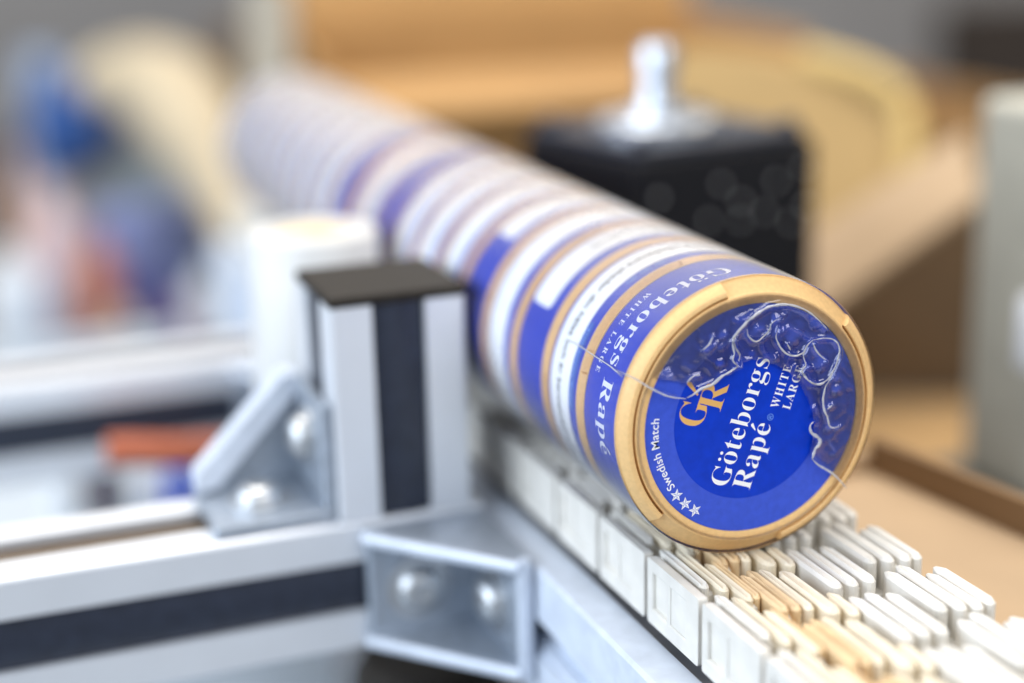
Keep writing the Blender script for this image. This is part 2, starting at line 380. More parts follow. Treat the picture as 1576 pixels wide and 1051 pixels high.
RIBS = [  # y, far end x, length, width, material
 (-17.6, -14.3, 25.0, 2.4, 'belt_white'), (-14.0, -12.2, 26.5, 2.3, 'belt_cream'), (-10.9, -2.6, 23.2, 2.2, 'belt_cream'), (-9.0, -3.2, 23.6, 1.5, 'belt_beige'),
 (-6.6, 7.3, 22.0, 2.3, 'belt_beige'), (-3.6, 5.3, 24.5, 2.3, 'belt_beige'), (-0.8, 6.0, 24.5, 2.2, 'belt_cream'), (3.6, 9.0, 25.8, 3.4, 'belt_cream'),
 (7.6, -5.5, 13.0, 2.6, 'belt_cream'), (11.4, -1.8, 25.0, 3.0, 'belt_white'), (15.8, -1.8, 25.2, 3.1, 'belt_white'), (20.4, 0.2, 23.5, 3.0, 'belt_white'),
 (27.0, -10.6, 24.4, 3.2, 'belt_white'), (31.4, -12.8, 27.4, 3.1, 'belt_white'), (35.2, -5.4, 21.6, 2.6, 'belt_white'), (38.6, -7.4, 23.2, 2.8, 'belt_white')]
WEBS = [(-11.6, -8.4, 17.0, 20.5), (-7.6, 0.2, 26.0, 28.6), (10.2, 21.8, 17.0, 20.8), (29.9, 39.9, 10.2, 13.8), (-18.6, -13, 6, 10)]
def base_bm(bm, ribs):
    box(bm, -10.5, 15.5, -20.4, 40, -52.5, -45.0, 0.5)
    for y0, y1, xa, xb in WEBS: box(bm, xa, xb, y0, y1, -47, -38.6, 0.7)
    for y in range(-18, 40, 8): lathe(bm, [(3.2, 0), (3.2, 4.6)], (17.5, y, -48.6), (0, 1, 0), 12)
    if ribs:
        for r in RIBS: rib_bm(bm, *r[:4])
def end_plate():
    bm = bmesh.new(); X0, X1, Y0, Y1, Z0, Z1 = -10.0, 17.6, -23.2, -20.4, -53.2, ZT+0.2
    box(bm, X0, X1, Y0, Y1, Z0, Z1)
    f = [f for f in bm.faces if abs(f.calc_center_median().y-Y0) < 0.01][0]
    bm.faces.remove(f)
    # outer face with two sunk rectangular pockets
    xs = [X0, X0+2.6, X0+10.4, X0+12.6, X0+20.5, X1]; zs = [Z0, Z0+4.2, Z1-3.6, Z1]
    for i in range(5):
        for k in range(3):
            sunk = k == 1 and i in (1, 3); d = 0.0 if not sunk else (1.1 if i == 1 else 0.4)
            q = [(xs[i], zs[k]), (xs[i+1], zs[k]), (xs[i+1], zs[k+1]), (xs[i], zs[k+1])]
            bm.faces.new([bm.verts.new((x, Y0+d, z)) for x, z in q])
            if sunk:
                for a in range(4):
                    p, r_ = q[a], q[(a+1) % 4]
                    bm.faces.new([bm.verts.new(c) for c in ((p[0], Y0, p[1]), (r_[0], Y0, r_[1]), (r_[0], Y0+d, r_[1]), (p[0], Y0+d, p[1]))])
    bmesh.ops.remove_doubles(bm, verts=bm.verts, dist=0.001)
    bmesh.ops.recalc_face_normals(bm, faces=bm.faces)
    es = [e for e in bm.edges if len(e.link_faces) == 2 and e.calc_face_angle(0) > 1.2 and all(v.co.y in (Y0, Y1) or abs(v.co.y-Y0) < .01 or abs(v.co.y-Y1) < .01 for v in e.verts)]
    bmesh.ops.bevel(bm, geom=es, offset=0.7, segments=2, affect='EDGES', profile=0.5)
    return bm
proto_near = proto_far = proto_plate = None; rib_protos = {}
for k in range(-17, 5):
    near = k >= -1
    if near:
        if proto_near is None: bm = bmesh.new(); base_bm(bm, False); mod = proto_near = obj('belt_module', bm, 'belt_white', belt)
        else: mod = copy(proto_near, belt)
    else:
        if proto_far is None: bm = bmesh.new(); base_bm(bm, True); mod = proto_far = obj('belt_module', bm, 'belt_white', belt)
        else: mod = copy(proto_far, belt)
    mod.location = (k*PITCH*MM, 0, 0)
    if proto_plate is None: pl_ = proto_plate = obj('end_plate', end_plate(), 'belt_white', mod)
    else: pl_ = copy(proto_plate, mod)
    if near:
        for i, r in enumerate(RIBS):
            if i not in rib_protos:
                bm = bmesh.new(); rib_bm(bm, *r[:4]); rib_protos[i] = obj('rib', bm, r[4], mod); q = rib_protos[i]
            else: q = copy(rib_protos[i], mod)
            q.location = (random.uniform(-0.25, 0.25)*MM, random.uniform(-0.12, 0.12)*MM, random.uniform(-0.5, 0.0)*MM)

# ------------------------------------------------------------------ cans
R_CAN = 34.8; CPITCH = 23.1
A_PROF = [(28.75, -0.2), (28.8, 0.30), (29.0, 0.42), (31.1, 0.42), (31.3, 0.25), (31.4, -1.5), (31.8, -1.6), (31.95, 0.35), (32.15, 0.55), (33.1, 0.45), (33.35, 0.25), (34.8, -1.6), (35.0, -2.1)]
B_PROF = [(28.75, -0.2), (28.8, 0.30), (29.0, 0.42), (31.1, 0.42), (31.4, 0.25), (31.5, 0.05), (31.7, -0.15), (32.0, -0.45), (32.4, -0.85), (33.3, -1.65), (33.7, -2.0), (34.85, -3.0), (35.0, -3.3)]
REST = [(35.0, -3.6), (34.8, -3.9), (34.45, -4.0), (34.45, -22.2), (34.75, -22.3), (34.75, -22.8), (34.3, -23.0), (28, -23.0)]
LOW = [(39.5, 103.0), (221.0, 285.0)]
def can_body():
    bm = bmesh.new(); angs = []
    cuts = sorted([a for p in LOW for a in p])
    a = 0.0
    base = [i*2.5 for i in range(144)]
    angs = sorted(set([x for x in base if min(abs(x-c) for c in cuts) > 0.6]+[c+d for c in cuts for d in (-0.3, 0.3)]))
    rings = []
    for ang in angs:
        low = any(p[0] < ang < p[1] for p in LOW)
        rings.append([bm.verts.new(pcyl(r, ang, x)) for r, x in (B_PROF if low else A_PROF)+REST])
    for i in range(len(rings)):
        p, q = rings[i], rings[(i+1) % len(rings)]
        for k in range(len(p)-1): bm.faces.new((p[k], q[k], q[k+1], p[k+1]))
    bm.faces.new([r[0] for r in rings]); bm.faces.new([r[-1] for r in rings])
    return bm
def arc_patch(bm, r, a0, a1, xa, xb, corner=0.0, step=2.5):
    """curved label between angles a0..a1 and x = xa (front) .. xb (back), rounded corners in mm"""
    n = max(2, int((a1-a0)/step)); mid = (xa+xb)/2; hw = abs(xa-xb)/2; prev = None
    L = radians(a1-a0)*r; ts = [i/n for i in range(n+1)]
    if corner: ts = sorted(set(ts+[corner/L*f for f in (0, 0.08, 0.3, 0.6, 1)]+[1-corner/L*f for f in (0, 0.08, 0.3, 0.6, 1)]))
    for t in ts:
        d = min(t, 1-t)*L; w = hw
        if corner and d < corner: w = hw-corner+sqrt(max(0, corner**2-(corner-d)**2))
        ang = a0+(a1-a0)*t
        cur = [bm.verts.new(pcyl(r, ang, mid+w)), bm.verts.new(pcyl(r, ang, mid)), bm.verts.new(pcyl(r, ang, mid-w))]
        if prev:
            for i in range(2): bm.faces.new((prev[i], cur[i], cur[i+1], prev[i+1]))
        prev = cur
    return bm
PA = 195.0    # arc of the white warning panel
def band(r, xa, xb):
    bm = bmesh.new(); n = 96; P = [[bm.verts.new(pcyl(r, i*360/n, x)) for i in range(n)] for x in (xa, xb)]
    for i in range(n): bm.faces.new((P[0][i], P[0][(i+1) % n], P[1][(i+1) % n], P[1][i]))
    return bm
can_protos = {}
def make_can(parent, x, start, first=False, panel=True):
    if 'can' not in can_protos:
        c = can_protos['can'] = obj('can', can_body(), 'gold', parent, smooth=True)
        can_protos['band'] = s = obj('side_label', band(34.62, -4.2, -22.1), 'blue_side', c, smooth=True)
        bm = bmesh.new(); arc_patch(bm, 34.74, 0, PA, -8.8, -20.9, 2.2)
        can_protos['panel'] = p = obj('warning_panel', bm, 'label_white', c, smooth=True)
    else:
        c = copy(can_protos['can'], parent); s = copy(can_protos['band'], c); p = copy(can_protos['panel'], c); p.rotation_euler = (0, 0, 0)
    if first: # front can keeps its lid notches where the photo shows them; only the panel turns
        p.rotation_euler = (radians(start), 0, 0)
    else: c.rotation_euler = (radians(start), 0, 0)
    c.location = (x*MM, 0, 0)
    return c

def on_cyl(r, ang0, xb):
    return lambda tx, ty: pcyl(r, ang0+math.degrees(tx/r), xb+ty)
def on_face(y0, z0, deg, x=0.06):
    c, s = cos(radians(deg)), sin(radians(deg))
    return lambda tx, ty: Vector((x, y0+tx*c-ty*s, z0+tx*s+ty*c))
def disc(r, y0, z0, x, n=96, r_in=0.0):
    bm = bmesh.new()
    o_ = [bm.verts.new((x, y0+r*cos(2*pi*i/n), z0+r*sin(2*pi*i/n))) for i in range(n)]
    bm.faces.new(o_)
    return bm

WARN = 'Denna tobaksvara skadar din hälsa och är beroendeframkallande'
# roll in front -----------------------------------------------------------------
roll = thing('can_roll', 'roll of blue and gold snus cans in clear film, emblem lid facing out', 'can roll', (0, 0, 0), group='wrapped can rolls on the belt')
STARTS = [225, 62, -45, 66, -64, 50, 60, 40, 190, 64]
cans = [make_can(roll, -CPITCH*k, STARTS[k], first=(k == 0)) for k in range(10)]
c1 = cans[0]
lid = obj('lid_label', disc(28.72, 0, 0, 0.0), 'blue_outer', c1)
obj('lid_centre', disc(20.3, -0.7, 0.1, 0.03), 'blue_inner', c1)
T = 70.0
vs, fs = brand_words('Göteborgs', -0.0105); print_mesh('lettering', fit(vs, 32.8, 5.2), fs, on_face(-6.6, -16.6, T), 'print_white', c1)
vs, fs = brand_words('Rapé', -0.0105); print_mesh('lettering', fit(vs, 17.0, 5.2), fs, on_face(-0.5, -18.4, T), 'print_white', c1)
vs, fs = text_tris('®'); print_mesh('lettering', fit(vs, 1.7, 1.6), fs, on_face(5.4, -1.4, T), 'print_sky', c1)
vs, fs = text_tris(serif('WHITE'), -0.004, 1.22); print_mesh('lettering', fit(vs, 10.9, 2.25), fs, on_face(6.9, 1.6, T), 'print_white', c1)
vs, fs = text_tris(serif('LARGE'), -0.004, 1.22); print_mesh('lettering', fit(vs, 11.1, 2.25), fs, on_face(10.2, 0.8, T), 'print_white', c1)
def uv(u, v): return (u*cos(radians(T))-v*sin(radians(T)), u*sin(radians(T))+v*cos(radians(T)))
vs, fs = text_tris(serif('G'), -0.010); print_mesh('emblem_letter', fit(vs, 6.3, 7.0), fs, on_face(*uv(-5.2, 12.8), T), 'print_gold', c1)
vs, fs = text_tris(serif('R'), -0.010); print_mesh('emblem_letter', fit(vs, 7.2, 6.7), fs, on_face(*uv(-0.3, 9.2), T, 0.07), 'print_gold', c1)
vs, fs = [], []; add_poly(vs, fs, [(2.2, 16.7), (2.6, 16.5), (5.0, 19.4), (5.0, 20.3), (4.3, 20.4)]); print_mesh('emblem_accent', vs, fs, on_face(0, 0, T, 0.07), 'print_gold', c1)
vs, fs = text_tris('Swedish Match', 0.008, 1.03)
print_mesh('lettering', fit(vs, 18.6, 2.15, 0.73), fs, lambda tx, ty: Vector((0.05, (25.1+ty)*cos(radians(214.6-math.degrees(tx/25.1))), (25.1+ty)*sin(radians(214.6-math.degrees(tx/25.1))))), 'print_white', c1)
for a in (-140.7, -133.2, -125.8):
    yc, zc = 26.2*cos(radians(a)), 26.2*sin(radians(a))
    for mname, rr, sel, x in (('print_white', 1.75, (0, 1), 0.05), ('print_sky', 1.35, (1,), 0.07)):
        bm = bmesh.new(); ctr = bm.verts.new((x, yc, zc)); P = []
        for i in range(10):
            r_ = rr if i % 2 == 0 else rr*0.42; t = radians(a+180-28+36*i); P.append(bm.verts.new((x, yc+r_*cos(t), zc+r_*sin(t))))
        for i in range(10):
            if i % 2 in sel: bm.faces.new((ctr, P[i], P[(i+1) % 10]))
        if mname == 'print_white': st = obj('star', bm, mname, c1)
        else: obj('star_facet', bm, mat('star_shade', (0.35, 0.40, 0.75), 0.4) if 'star_shade' not in bpy.data.materials else bpy.data.materials['star_shade'], c1)
# wrap-round print on the front can
vs, fs = brand_words('Göteborgs Rapé', -0.005, 1.04)
print_mesh('lettering', fit(vs, 61.5, 5.3), fs, on_cyl(34.7, 91.5, -13.6), 'print_white', c1, cut=1.2)
vs, fs = text_tris(serif('WHITE LARGE'), 0.0, 1.45); print_mesh('lettering', fit(vs, 23.5, 1.9), fs, on_cyl(34.7, 122.5, -19.0), 'print_white', c1, cut=1.2)
# second can: pill and warning line, third can: warning line (cans are turned, so undo the turn in the angle)
vs, fs = text_tris(WARN, 0.006)
print_mesh('lettering', fit(vs, 92, 2.6, 0.73), fs, on_cyl(34.82, 12, -16.2), 'print_black', cans[1], cut=1.5)
bm = bmesh.new(); arc_patch(bm, 34.70, 145-STARTS[1], 184-STARTS[1], -5.9, -8.9, 1.4); obj('name_pill', bm, mat('pill_blue', (0.02, 0.11, 0.50), 0.4), cans[1], smooth=True)
vs, fs = brand_words('Göteborgs Rapé', 0.0); print_mesh('lettering', fit(vs, 20.5, 1.5), fs, on_cyl(34.78, 148-STARTS[1], -8.1), 'print_sky', cans[1], cut=1.2)
vs, fs = text_tris('® ® ®'); print_mesh('lettering', fit(vs, 12, 1.8), fs, on_cyl(34.7, 104-STARTS[1], -8.2), 'print_sky', cans[1], cut=1.2)
vs, fs = text_tris(WARN, 0.004)
print_mesh('lettering', fit(vs, 92, 2.4, 0.73), fs, on_cyl(34.82, 10, -16.0), 'print_black', cans[2], cut=1.5)

M['film_side'] = film_mat('shrink_film_side', 0.025, 0.0, 0.10, 90, 0.32)
M['film_end'] = film_mat('shrink_film_end', 0.012, -0.01, 0.02, 120, 0.07, 2.2)
M['film_fold'] = film_mat('shrink_film_fold', 0.46, 0.05, 0.2, 400, 0.12, 1.8)
def sheath(x_front, x_back, seed):
    bm = bmesh.new(); n = 120; m_ = 100; rings = []
    for j in range(m_+1):
        x = x_front+(x_back-x_front)*j/m_; ring = []
        for i in range(n):
            a = 360*i/n; dn = max(0, sin(radians(-a)))**6
            nz = mnoise.noise(Vector((x*0.06+seed, cos(radians(a))*3, sin(radians(a))*3)))*0.16+mnoise.noise(Vector((x*0.25+seed, cos(radians(a))*7, sin(radians(a))*7)))*0.05
            ring.append(bm.verts.new(pcyl(35.32+nz, a, x)))
        rings.append(ring)
    for p, q in zip(rings, rings[1:]):
        for i in range(n): bm.faces.new((p[i], p[(i+1) % n], q[(i+1) % n], q[i]))
    return bm
# edge of the film opening on the lid, as seen: photo pixels -> the plane of the lid
HOLE = [(958, 580), (1000, 599), (1057, 613), (1080, 598), (1100, 585), (1122, 575), (1137, 563), (1156, 553), (1179, 557), (1202, 566), (1225, 585), (1236, 604), (1246, 626), (1251, 648), (1248, 690), (1250, 705), (1270, 722), (1300, 748)]
HP = [on(x, y, 0, 0.8) for x, y in HOLE]
HA = [(math.degrees(atan2(p.z, p.y)), sqrt(p.y**2+p.z**2)) for p in HP]
HA = [((a+360) if a < -120 else a, r) for a, r in HA]
def hole_r(a):
    """inner radius of the film at face angle a (deg)"""
    a = (a+120) % 360-120
    pts = sorted(HA)
    if a < pts[0][0] or a > pts[-1][0]: return 30.2
    for (a0, r0), (a1, r1) in zip(pts, pts[1:]):
        if a0 <= a <= a1: return min(30.2, r0+(r1-r0)*(a-a0)/max(1e-6, a1-a0))
    return 30.6
def zpx(pts, x0, y0, s): return [(x0+x/s, y0+y/s) for x, y in pts]
BUB = [ (1165, 513, 9.0), (1222, 520, 13), (1265, 560, 12), (1225, 565, 6), (1160, 545, 6), (1250, 590, 8), (1195, 490, 8), (1255, 500, 8), (1290, 600, 9), (1110, 560, 8), (1275, 660, 8), (1090, 535, 7), (1145, 490, 8)]
BP = [(on(x, y, 0, 0.8), r*0.16) for x, y, r in BUB]
def film_end(creases):
    """annulus of film over the lid: ridges along the creases, domed bubbles between them"""
    import numpy as np
    n = 760; m_ = 72
    A = np.arange(n)*2*pi/n; ri = np.array([hole_r(math.degrees(a)) for a in A]); t = np.linspace(0, 1, m_+1)[:, None]
    R = 30.9+(ri[None, :]-30.9)*t; Yv = R*np.cos(A); Zv = R*np.sin(A); H = np.zeros_like(R)
    for c, rr in BP:
        d = np.sqrt((Yv-c.y)**2+(Zv-c.z)**2)/(rr*1.25); H += 0.34*rr*np.clip(1-d**2, 0, 1)**0.9
    for pts, r in creases:
        P = smooth_path([on(x, y, 0, 0.8) for x, y in pts], 6); dm = np.full_like(R, 1e9)
        for a, b in zip(P, P[1:]):
            ey, ez = b.y-a.y, b.z-a.z; L2 = ey*ey+ez*ez+1e-9
            u = np.clip(((Yv-a.y)*ey+(Zv-a.z)*ez)/L2, 0, 1); dm = np.minimum(dm, (Yv-a.y-u*ey)**2+(Zv-a.z-u*ez)**2)
        wd = 0.35+r*1.6; H += (0.25+r*2.2)*np.exp(-dm/wd**2)
    bm = bmesh.new(); rings = []
    for j in range(m_+1):
        ring = []
        for i in range(n):
            r = R[j, i]; w = min(1, max(0, (30.2-r)/1.6)); y, z = Yv[j, i], Zv[j, i]
            up = 0.35+0.65*min(1, max(0, (z+6)/10))
            nz = mnoise.noise(Vector((y*0.22, z*0.22, 3)))*0.5+abs(mnoise.noise(Vector((y*0.30, z*0.30, 9))))*0.7
            x = 0.6+w*up*(H[j, i]*1.15+nz*0.38)
            ring.append(bm.verts.new((x, y, z)))
        rings.append(ring)
    for p, q in zip(rings, rings[1:]):
        for i in range(n): bm.faces.new((p[i], p[(i+1) % n], q[(i+1) % n], q[i]))
    return bm
film = obj('shrink_film', sheath(-1.8, -CPITCH*10-0.5, 1.0), 'film_side', roll, smooth=True, autosmooth=False)
z7 = lambda p: zpx(p, 1080, 440, 5.253); z8 = lambda p: zpx(p, 1180, 600, 5.255); z1 = lambda p: zpx(p, 900, 380, 2.102)
CREASES = [
 (z1([(100, 400), (160, 425), (215, 458), (270, 483), (330, 492)]), 0.22), (z7([(-115, 905), (-60, 870), (0, 830), (90, 795), (150, 740), (225, 695), (295, 650)]), 0.34),
 (z7([(295, 650), (250, 600), (262, 550), (255, 480), (258, 425), (310, 350), (390, 270), (480, 205), (560, 165), (700, 152), (830, 190), (930, 262), (1010, 345)]), 0.34),
 (z7([(258, 425), (275, 500), (310, 560), (300, 610)]), 0.22), (z7([(310, 605), (400, 592), (520, 618)]), 0.13),
 (z7([(620, 350), (602, 420), (640, 500), (690, 550), (760, 566), (820, 540), (850, 485), (895, 440)]), 0.22),
 (z7([(895, 440), (1000, 422), (1075, 440), (1112, 500), (1104, 585), (1060, 690), (1010, 762), (940, 796), (870, 770), (822, 712), (815, 670), (842, 640), (822, 570), (850, 490), (895, 440)]), 0.24),
 (z7([(690, 572), (692, 620), (730, 690), (790, 722), (835, 640)]), 0.18), (z7([(842, 640), (900, 655), (1000, 600)]), 0.14),
 (z7([(1104, 585), (1040, 740), (1000, 820), (983, 900), (990, 1000), (1010, 1051)])+z8([(490, 210), (505, 280), (530, 305), (590, 296)]), 0.26),
 (z7([(770, 770), (800, 830), (850, 930), (890, 1051)])+z8([(340, 130), (378, 262)]), 0.13),
 (z8([(378, 262), (352, 290), (362, 345), (415, 385), (432, 425), (395, 480), (375, 530), (362, 552)]), 0.42),
 (z8([(362, 552), (420, 608), (500, 655), (560, 700), (645, 795)]), 0.26), (z8([(360, 560), (300, 640), (230, 705)]), 0.10),
 (z8([(370, 190), (375, 150), (400, 140), (425, 200), (425, 270), (410, 330)]), 0.16),
 (z7([(365, 350), (380, 410), (440, 450), (500, 410), (545, 360), (570, 300), (640, 260)]), 0.20), (z7([(500, 410), (490, 480), (530, 560), (590, 585), (612, 560)]), 0.16),
 (z7([(610, 370), (640, 270), (690, 215)]), 0.13), (z7([(280, 275), (340, 262), (400, 215)]), 0.16), (z7([(10, 520), (60, 470), (95, 410)]), 0.2), (z7([(60, 520), (130, 455)]), 0.16),
 (z7([(150, 410), (180, 380), (205, 385), (185, 415), (150, 410)]), 0.12), (z7([(160, 500), (240, 430)]), 0.16), (z7([(895, 450), (930, 530), (1000, 600)]), 0.2),
 (z8([(490, 160), (530, 125)]), 0.25), (z8([(520, 400), (560, 340), (620, 285)]), 0.15), (z8([(365, 655), (410, 610)]), 0.16), (z8([(420, 715), (470, 650)]), 0.14), (z8([(530, 440), (560, 490), (535, 520)]), 0.14),
 (z1([(330, 440), (350, 420), (372, 415)]), 0.2), (z1([(240, 420), (275, 400)]), 0.14), (z1([(255, 430), (285, 415)]), 0.12),
 (z7([(870, 250), (890, 300), (905, 330)]), 0.12), (z7([(640, 380), (720, 330), (860, 410)]), 0.15), (z7([(690, 470), (720, 520)]), 0.2), (z7([(1060, 730), (1100, 740), (1105, 760)]), 0.14),
 (z8([(560, 520), (600, 470), (690, 380)]), 0.1), (z7([(450, 330), (520, 350), (540, 400)]), 0.15)]
obj('end_film', film_end(CREASES), 'film_end', film, smooth=True, autosmooth=False)
for pts, r in CREASES:
    if r < 0.2: continue
    P = smooth_path([on(x, y, 0, 1.5+r) for x, y in pts], 5); n = len(P)
    for i, p in enumerate(P): p.x += 0.25*mnoise.noise(p*0.8)
    rad = [r*(0.35+0.65*min(1, 3.5*min(i, n-1-i)/n))*(0.85+0.5*mnoise.noise(P[i]*0.9)) for i in range(n)]
    bm = bmesh.new(); tube(bm, P, [max(0.07, q*1.25) for q in rad], 10, flat=0.5, up=(1, 0, 0)); obj('film_crease', bm, 'film_fold', film, smooth=True, autosmooth=False)
def cyl_hit(px, py, r):
    d = RX*((px-CX)/FPX)+DN*((py-CY)/FPX)+FW; a = d.y**2+d.z**2; b = 2*(CAM.y*d.y+CAM.z*d.z); c = CAM.y**2+CAM.z**2-r*r
    return CAM+d*((-b-sqrt(b*b-4*a*c))/(2*a))
P = [cyl_hit(x, y, 35.55) for x, y in ((872, 522), (890, 531), (905, 541), (920, 551), (938, 563), (950, 573))]+[Vector(on(957, 579, 0, -0.2))]
bm = bmesh.new(); tube(bm, smooth_path(P, 4), 0.16, 6); obj('film_crease', bm, 'film_fold', film, smooth=True)

# roll behind ---------------------------------------------------------------------
roll2 = thing('can_roll', 'roll of film-wrapped snus cans farther along the belt, end hidden', 'can roll', (-CPITCH*10-4, 0, 0), group='wrapped can rolls on the belt')
ST2 = [172, 50, 62, 45, 70, 58, 40, 66, 52, 60]
for k in range(10): make_can(roll2, -CPITCH*k, ST2[k])
f2 = obj('shrink_film', sheath(-1.0, -CPITCH*10-0.5, 9.0), 'film_side', roll2, smooth=True, autosmooth=False)

# ------------------------------------------------------------------ motor block to the right of the rolls
mc = at(1040, 216, 650)
mrot = radians(10)
mo = thing('motor_block', 'black square motor housing with steel flange and shaft behind the roll', 'motor', (mc.x-30, mc.y+10, mc.z-75), rotz=radians(10))
bm = bmesh.new(); box(bm, -45, 40, -42, 47, 0, 71, 2.2, 2); obj('housing', bm, 'motor', mo)
bm = bmesh.new(); box(bm, -42, 37, -39, 44, 71.2, 75.5, 1.2); obj('top_plate', bm, 'black_rubber', mo)
bm = bmesh.new(); lathe(bm, [(25, 75.5), (25, 79), (23.5, 80.5), (13, 81), (12.5, 84), (8.2, 85), (6.8, 95), (7.8, 96), (8.0, 108), (6.8, 110), (0, 110)], (0, -4, 0), (0, 0, 1), 48)
obj('flange', bm, mat('brushed_steel', (0.60, 0.64, 0.70), 0.32, 0.9, var=0.05), mo, smooth=True)
for y, z in ((-32, 56), (-2, 58), (8, 50), (8, 42), (26, 56), (40, 60), (20, 44), (34, 38), (-8, 44), (42, 44)):
    bm = bmesh.new(); lathe(bm, [(1.4, 0), (1.4, 0.4), (1.0, 1.0), (0.5, 1.25), (0, 1.3)], (39.9, y, z), (1, 0, 0), 12); obj('glint_stud', bm, 'glint_steel', mo, smooth=True)  # small steel studs added to stand in for glints on the motor paint
for x, y in ((-34, -34), (-34, 40), (30, -34), (30, 40)):
    bm = bmesh.new(); lathe(bm, [(4, 75.5), (4, 78.5), (3, 79.3), (0, 79.3)], (x, y, 0), (0, 0, 1), 20); obj('screw', bm, 'black_rubber', mo, smooth=True)
bm = bmesh.new(); box(bm, -30, 30, -18, 18, -138, -0.1, 1); obj('pedestal', bm, 'painted', mo)

# ------------------------------------------------------------------ cardboard around the belt
def board(bm, pts, th):
    """flat board through pixel/depth points, th mm thick"""
    P = [at(*p) for p in pts]; n = (P[1]-P[0]).cross(P[2]-P[0]).normalized()
    if n.dot(FW) < 0: n = -n
    return prism(bm, P, n*th)
def rounded(P, r=0.3, k=5):
    """round the corners of a pixel/depth polygon"""
    P = [Vector(p) for p in P]; out = []
    for i, p in enumerate(P):
        a = p+(P[i-1]-p)*r; b = p+(P[(i+1) % len(P)]-p)*r
        for j in range(k+1):
            t = j/k; out.append(tuple(a*(1-t)**2+p*2*t*(1-t)+b*t*t))
    return out
# shallow tray beside the belt
tray = thing('cardboard_tray', 'shallow tan cardboard tray with a shade-darkened brown rim beside the ribbed belt', 'tray', (-20, 76, -64), rotz=radians(9))
bm = bmesh.new(); box(bm, -72, 150, -22, 32, 0, 3); obj('base_panel', bm, 'kraft_light', tray)
bm = bmesh.new(); box(bm, -72, 150, 32.2, 36, 0, 14); obj('rim', bm, mat('shaded_card_rim', (0.22, 0.13, 0.06), 0.8), tray)  # shade on the far wall is put into its darker card colour
bm = bmesh.new(); box(bm, -76, -72.2, -22, 36, 0, 9); obj('rim', bm, 'kraft_light', tray)
# open carton behind the tray
cc = thing('open_carton', 'open brown carton with a tan flap and a yellowish rounded flap beside the steel column', 'carton', at(1380, 640, 800))
def part(name, bm, m, t, smooth=False):
    o = obj(name, bm, m, None, smooth); o.parent = t; o.location = -t.location
    return o
bm = bmesh.new(); board(bm, [(1222, 372, 800), (1486, 200, 800), (1512, 300, 760), (1236, 498, 760)], 4); part('flap', bm, 'kraft_light', cc)
bm = bmesh.new(); board(bm, [(1180, 420, 990), (1560, 260, 990), (1560, 610, 1010), (1180, 610, 1010)], 4); part('back_panel', bm, 'kraft_shade_brown', cc)  # shade inside the carton is put into the darker panel colour
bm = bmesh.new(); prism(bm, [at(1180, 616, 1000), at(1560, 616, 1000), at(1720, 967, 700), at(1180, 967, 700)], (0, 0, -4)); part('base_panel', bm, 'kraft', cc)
bm = bmesh.new(); board(bm, [(1160, 360, 1000), (1236, 370, 800), (1200, 960, 700), (1160, 620, 1000)], 4); part('side_panel', bm, 'kraft_shade_brown', cc)  # inner shade in the colour, like the back panel
# bent yellowish flap, big cartons behind
bm = bmesh.new(); board(bm, rounded([(1010, 62, 1000), (1230, 82, 980), (1402, 135, 950), (1396, 325, 930), (1200, 420, 950), (1000, 330, 990)], 0.33), 6); part('bent_flap', bm, 'kraft_yellow', cc)
bm = bmesh.new(); tube(bm, smooth_path([at(1240, 86, 975), at(1330, 112, 955), at(1384, 148, 945), at(1400, 200, 937), at(1397, 300, 930)], 6), 7, 10); part('flap_edge', bm, mat('pale_yellow_edge', (0.66, 0.46, 0.17), 0.7), cc, True)
def carton(label, px, py, D, w, d, h, rz, m, flaps=True):
    p = at(px, py, D); t = thing('carton', label, 'carton', p, rz)
    th = 5
    bm = bmesh.new(); box(bm, -d/2, -d/2+th, -w/2, w/2, 0, h); obj('wall_panel', bm, m, t)
    bm = bmesh.new(); box(bm, d/2-th, d/2, -w/2, w/2, 0, h*0.86); obj('wall_panel', bm, m, t)
    for s in (-1, 1):
        bm = bmesh.new(); box(bm, -d/2+th+.2, d/2-th-.2, s*w/2-th/2, s*w/2+th/2, 0, h*0.93); obj('wall_panel', bm, m, t)
    bm = bmesh.new(); box(bm, -d/2+th+.2, d/2-th-.2, -w/2+th, w/2-th, 0, th); obj('base_panel', bm, m, t)
    if flaps:
        bm = bmesh.new(); prism(bm, [(d/2+0.2, -w/2, h*0.86), (d/2+0.2, w/2, h*0.86), (d/2+70, w/2, h*0.80), (d/2+70, -w/2, h*0.80)], (0, 0, 4)); obj('flap', bm, m, t)
        bm = bmesh.new(); prism(bm, [(-d/2-0.2, -w/2, h), (-d/2-0.2, w/2, h), (-d/2-40, w/2, h+110), (-d/2-40, -w/2, h+110)], (-4, 0, 0)); obj('flap', bm, m, t)
    return t
carton('orange-brown open carton behind the far end of the can rolls', 820, 470, 1240, 330, 230, 216, radians(-6), 'kraft_orange')
carton('large brown carton standing behind the yellowish rounded carton flap', 1230, 353, 1500, 460, 260, 112, radians(5), 'kraft', False)

tbl = thing('packing_table', 'olive-grey packing table under the cartons', 'table', (-800, 480, -190))
bm = bmesh.new(); box(bm, -700, 620, -400, 700, -24, 0, 2); obj('table_top', bm, mat('olive_grey_laminate', (0.13, 0.12, 0.10), 0.5, var=0.1, vscale=8), tbl)
for x in (-660, 580):
    for y in (-360, 660):
        bm = bmesh.new(); box(bm, x-20, x+20, y-20, y+20, -600, -24.2, 1); obj('leg', bm, 'painted', tbl)
